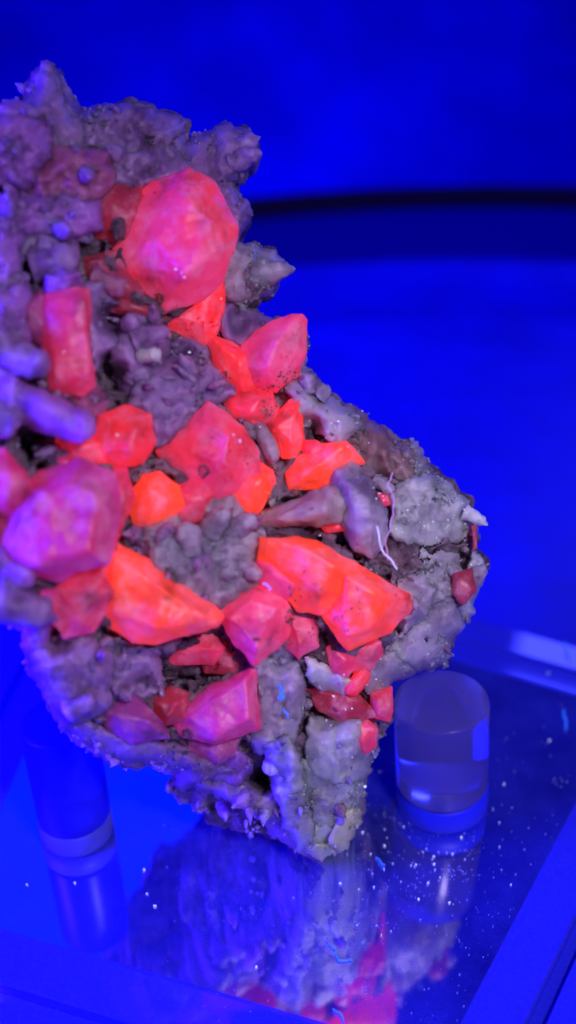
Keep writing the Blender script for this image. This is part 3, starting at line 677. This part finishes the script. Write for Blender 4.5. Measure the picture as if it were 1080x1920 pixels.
# drusy coating: countless grains of quartz grown over the crust
def coating():
    keys = ['sage', 'mauve', 'grey', 'pale', 'brown', 'yellow', 'rose', 'violet']
    V, Fc, Mi = [], [], []
    P, z, own, d = BODY['P'], BODY['z'], BODY['own'], BODY['d']
    got = 0
    for _ in range(60000):
        if got > 1300: break
        i = random.randrange(len(P)); u, v = P[i]
        if noise.noise(Vector((u*.02, v*.02, 77))) < .05 + (.25 if d[i] > 30 else 0) or u < -50: continue
        if any((u-h[0])**2+(v-h[1])**2 < (h[2]*.8)**2 for h in HOLES) or any(inside((u, v), pl) for pl in polys): continue
        got += 1
        c = MASSES[own[i]][0] if own[i] >= 0 else ('mauve' if u < 500 else random.choice(('grey', 'brown')))
        r = random.uniform(2.2, 5.5)*K*(1 if random.random() < .85 else 1.7); h = r*random.uniform(.4, 1.7)
        p = px(u, v, Z0(u, v)+(z[i]+1)*K)
        nr = (CAM-p).normalized() + (ROT @ Vector((u-430, 850-v, 0))).normalized()*(.25 if d[i] > 30 else 1.1)
        dd = (nr.normalized() + Vector([random.uniform(-.5, .5) for _ in range(3)])).normalized()
        X = dd.orthogonal().normalized(); Y = dd.cross(X); ph = random.uniform(0, 6.28); b0 = len(V)
        sx = random.uniform(.75, 1.3); s1, s2 = random.uniform(.6, 1.0), random.uniform(.15, .6)
        for rr, hh in ((1, -.7), (s1, .3), (s2, .85)):
            for k in range(6):
                a = ph + k*math.pi/3
                V.append(p + X*(math.cos(a)*r*rr*sx*random.uniform(.85, 1.15)) + Y*(math.sin(a)*r*rr/sx*random.uniform(.85, 1.15)) + dd*h*hh)
        V.append(p + dd*h)
        for L in (0, 6):
            for k in range(6): Fc.append((b0+L+k, b0+L+(k+1) % 6, b0+L+6+(k+1) % 6, b0+L+6+k)); Mi.append(keys.index(c))
        for k in range(6): Fc.append((b0+12+k, b0+12+(k+1) % 6, b0+18)); Mi.append(keys.index(c))
    # brown crumbs caught on the bright crystals
    spots = [(655, 1135, 28), (640, 1168, 22), (596, 1098, 20), (575, 1070, 16), (520, 745, 30), (535, 700, 26), (500, 770, 18), (380, 882, 14), (560, 1120, 24), (590, 1190, 20), (480, 1200, 8), (350, 1385, 16), (300, 560, 14), (410, 715, 22), (215, 1140, 10), (545, 1160, 20)]
    for o in [c for c in SPEC.children if c.name.startswith('calcite')]:
        pts = [(v.co, v.normal) for v in o.data.vertices if v.normal.dot((CAM-v.co).normalized()) > .1]
        loc = []
        for p, nr in pts:
            q = ROT.transposed() @ (p-CAM); u, w = 540-F*q.x/q.z, 960+F*q.y/q.z
            if any((u-a)**2+(w-b)**2 < (r*(.7+.6*noise.noise(p*9)))**2 for a, b, r in spots): loc.append((p, nr))
        for p, nr in random.sample(loc, min(len(loc), 45)):
            r = random.uniform(1.2, 3.6)*K; X = nr.orthogonal().normalized(); Y = nr.cross(X); b0 = len(V); ph = random.uniform(0, 6.28)
            for rr, hh in ((1, -.5), (.9, .25), (.45, .5)):
                for k in range(6):
                    a = ph + k*math.pi/3; V.append(p + X*math.cos(a)*r*rr*random.uniform(.6, 1.3) + Y*math.sin(a)*r*rr*random.uniform(.6, 1.3) + nr*r*hh)
            V.append(p + nr*r*.55)
            for L in (0, 6):
                for k in range(6): Fc.append((b0+L+k, b0+L+(k+1) % 6, b0+L+6+(k+1) % 6, b0+L+6+k)); Mi.append(keys.index('brown'))
            for k in range(6): Fc.append((b0+12+k, b0+12+(k+1) % 6, b0+18)); Mi.append(keys.index('brown'))
    me = bpy.data.meshes.new('drusy_coating'); me.from_pydata(V, [], Fc)
    for k in keys: me.materials.append(QZ[k])
    me.polygons.foreach_set('material_index', Mi); me.polygons.foreach_set('use_smooth', [True]*len(Fc))
    tag(link('drusy_coating', me, None, SPEC), kind='stuff')
coating()
# ------------------------------------------------------------------ lint, fibres, dust, painted glints
def tube(name, pts, r, m, label, cat='fibre', group=None):
    q = []
    for a, b in zip(pts, pts[1:]):              # a wandering strand, not a ruled stroke
        cnt = max(2, int((b-a).length/.035))
        q += [a.lerp(b, k/cnt) + Vector([random.uniform(-.011, .011) for _ in range(3)]) for k in range(cnt)]
    pts = q + [pts[-1]]
    cu = bpy.data.curves.new(name, 'CURVE'); cu.dimensions = '3D'; cu.bevel_depth = r; cu.bevel_resolution = 2; cu.use_fill_caps = True
    sp = cu.splines.new('NURBS'); sp.points.add(len(pts)-1); sp.use_endpoint_u = True; sp.order_u = 3; sp.resolution_u = 8
    for q, p in zip(sp.points, pts): q.co = (*p, 1)
    t = bpy.data.objects.new('t', cu); COL.objects.link(t)
    me = bpy.data.meshes.new_from_object(t.evaluated_get(bpy.context.evaluated_depsgraph_get()))
    bpy.data.objects.remove(t); me.materials.clear(); me.polygons.foreach_set('use_smooth', [True]*len(me.polygons))
    o = link(name, me, m); tag(o, label, cat, group); return o
LB = plain('blue_lint', (.05, .25, .95), .5, emit=(.02, .15, 1), es=.5); LW = plain('white_fibre', (.75, .82, .9), .5, emit=(.3, .5, .8), es=.25); LP = plain('pink_fibre', (.8, .45, .7), .5)
rk = lambda pts, o: [px(u, v, Z0(u, v)+o*K) for u, v in pts]
tube('fibre', rk([(706, 988), (710, 1012), (720, 1036), (736, 1050), (745, 1068)], -104), .007, LW, 'pale curved fibre hanging from the tip of the grey crystal', 'fibre')
tube('fibre', rk([(736, 884), (726, 908), (740, 945), (734, 985), (722, 1020), (728, 1050)], -100), .0045, LP, 'thin wavy pink fibre lying down the rock beside the pale one', 'fibre')
fl = lambda pts: [on_plane(u, v, .02) for u, v in pts]
G = 'blue lint specks'
tube('lint', fl([(614, 1766), (632, 1778), (630, 1798), (650, 1798), (660, 1800)]), .0065, LB, 'zigzag of bright blue lint on the mirror below the specimen tip', 'lint', G)
tube('lint', fl([(706, 1606), (712, 1616), (722, 1622)]), .0065, LB, 'short blue lint curl on the mirror between specimen tip and clear peg', 'lint', G)
tube('lint', fl([(624, 1894), (638, 1902), (644, 1914)]), .0065, LB, 'blue lint curl lying nearest the near edge of the dusty top, beyond the zigzag lint', 'lint', G)
tube('lint', [on_plane(u, v, -.09) for u, v in [(1060, 1206), (1064, 1222), (1070, 1236)]], .008, LB, 'bright blue lint lying across the far stepped rim of the stand', 'lint', G)
tube('lint', fl([(1056, 1330), (1060, 1345), (1062, 1366)]), .008, LB, 'faint blue lint on the mirror near the far corner of the stand', 'lint', G)
tube('lint', rk([(524, 1286), (530, 1298), (524, 1310), (534, 1306)], -52), .012, LB, 'clump of blue lint caught on grey quartz right of the pink-violet crystal', 'lint', G)
tube('lint', rk([(530, 1330), (536, 1338), (540, 1346)], -46), .008, LB, 'tiny blue lint just under the clump on the grey quartz', 'lint', G)
tube('lint', rk([(492, 1092), (500, 1099), (507, 1106)], -75), .011, plain('violet_lint', (.5, .3, .95), .5, emit=(.4, .15, 1), es=.4), 'short violet lint stuck on the speckled pink crystal', 'lint')
DW = plain('dust_grain', (.4, .45, .8), .35); SPK = plain('glint_grain', (.8, .85, .95), .08, 0, 0, emit=(.55, .75, 1), es=.35)
def flakes(name, label, spots, m):
    bm = bmesh.new()
    for p, r in spots:
        M = Matrix.Translation(p) @ Matrix.Rotation(random.uniform(0, 6.3), 4, 'Z') @ Matrix.Rotation(random.uniform(-1, 1), 4, 'X') @ Matrix.Diagonal((r*random.uniform(.7, 1.6), r, r*.7, 1))
        for w in bmesh.ops.create_icosphere(bm, subdivisions=1, radius=1)['verts']: w.co = M @ (w.co*random.uniform(.45, 1.25))
    o = link(name, to_mesh(name, bm, False), m); tag(o, label, 'dust', kind='stuff')
sp = []; big = []
clumps = [(random.gauss(760, 120), random.gauss(1610, 110)) for _ in range(26)]
while len(sp) < 1100:
    if random.random() < .35: c0 = random.choice(clumps); u, v = random.gauss(c0[0], 12), random.gauss(c0[1], 9)
    elif random.random() < .55: u, v = random.gauss(770, 110), random.gauss(1620, 120)
    else: u, v = random.uniform(280, 1060), random.uniform(1300, 1915)
    if u > 1080-(v-1500)*.52 or v < 1270 or u < 250: continue
    p = on_plane(u, v, .006); sp.append((p, random.choice((.002, .0025, .003, .004, .006))))
for _ in range(60):
    u, v = random.gauss(760, 90), random.gauss(1610, 80)
    if u > 1060-(v-1500)*.52: continue
    big.append((on_plane(u, v, .01), random.choice((.005, .006, .008, .013))))
for u, v in [(50, 1658), (140, 1655), (275, 1675), (290, 1698), (270, 1630), (480, 1812), (680, 1560), (780, 1620), (945, 1470), (1030, 1388), (785, 1685), (1028, 1262)]:
    big.append((on_plane(u, v, .01), .013))
flakes('dust', 'fine pale dust scattered over the mirror top of the stand', sp, DW)
flakes('dust', 'brighter glassy grains sprinkled on the mirror below the clear peg', big, SPK)
gl = []  # highlights on the crystals set as small glowing grains
for u, v, o in [(415, 560, -30), (225, 1020, -85), (105, 815, -40), (340, 512, -128), (346, 520, -128), (330, 505, -125), (438, 815, -125), (450, 826, -122), (569, 599, -20), (650, 838, -52), (245, 805, -80), (220, 815, -75), (140, 686, -72), (120, 660, -72), (712, 925, -45), (718, 930, -45), (720, 938, -45), (700, 915, -80), (706, 935, -80), (870, 955, -40), (875, 962, -40), (840, 975, -40), (812, 978, -40), (625, 1305, -30), (648, 1330, -30), (660, 1328, -30), (612, 1350, -50), (620, 1360, -50), (660, 1420, -50), (488, 800, -30), (634, 790, -30), (670, 793, -30), (645, 1265, -40), (355, 660, -30), (358, 682, -25), (302, 1300, -40), (684, 1475, -20)]:
    gl.append((px(u, v, Z0(u, v)+o*K), random.uniform(.007, .013)))
for _ in range(260):
    u, v = random.uniform(540, 900), random.uniform(720, 1560)
    if inside((u, v), OUT) and not any(inside((u, v), q) for q in polys): gl.append((px(u, v, Z0(u, v)+(body_z(u, v)-random.uniform(1, 5))*K), random.uniform(.003, .007)))
flakes('dust', 'painted glints and bright grains on the crystals and grey quartz of the specimen', gl, SPK)
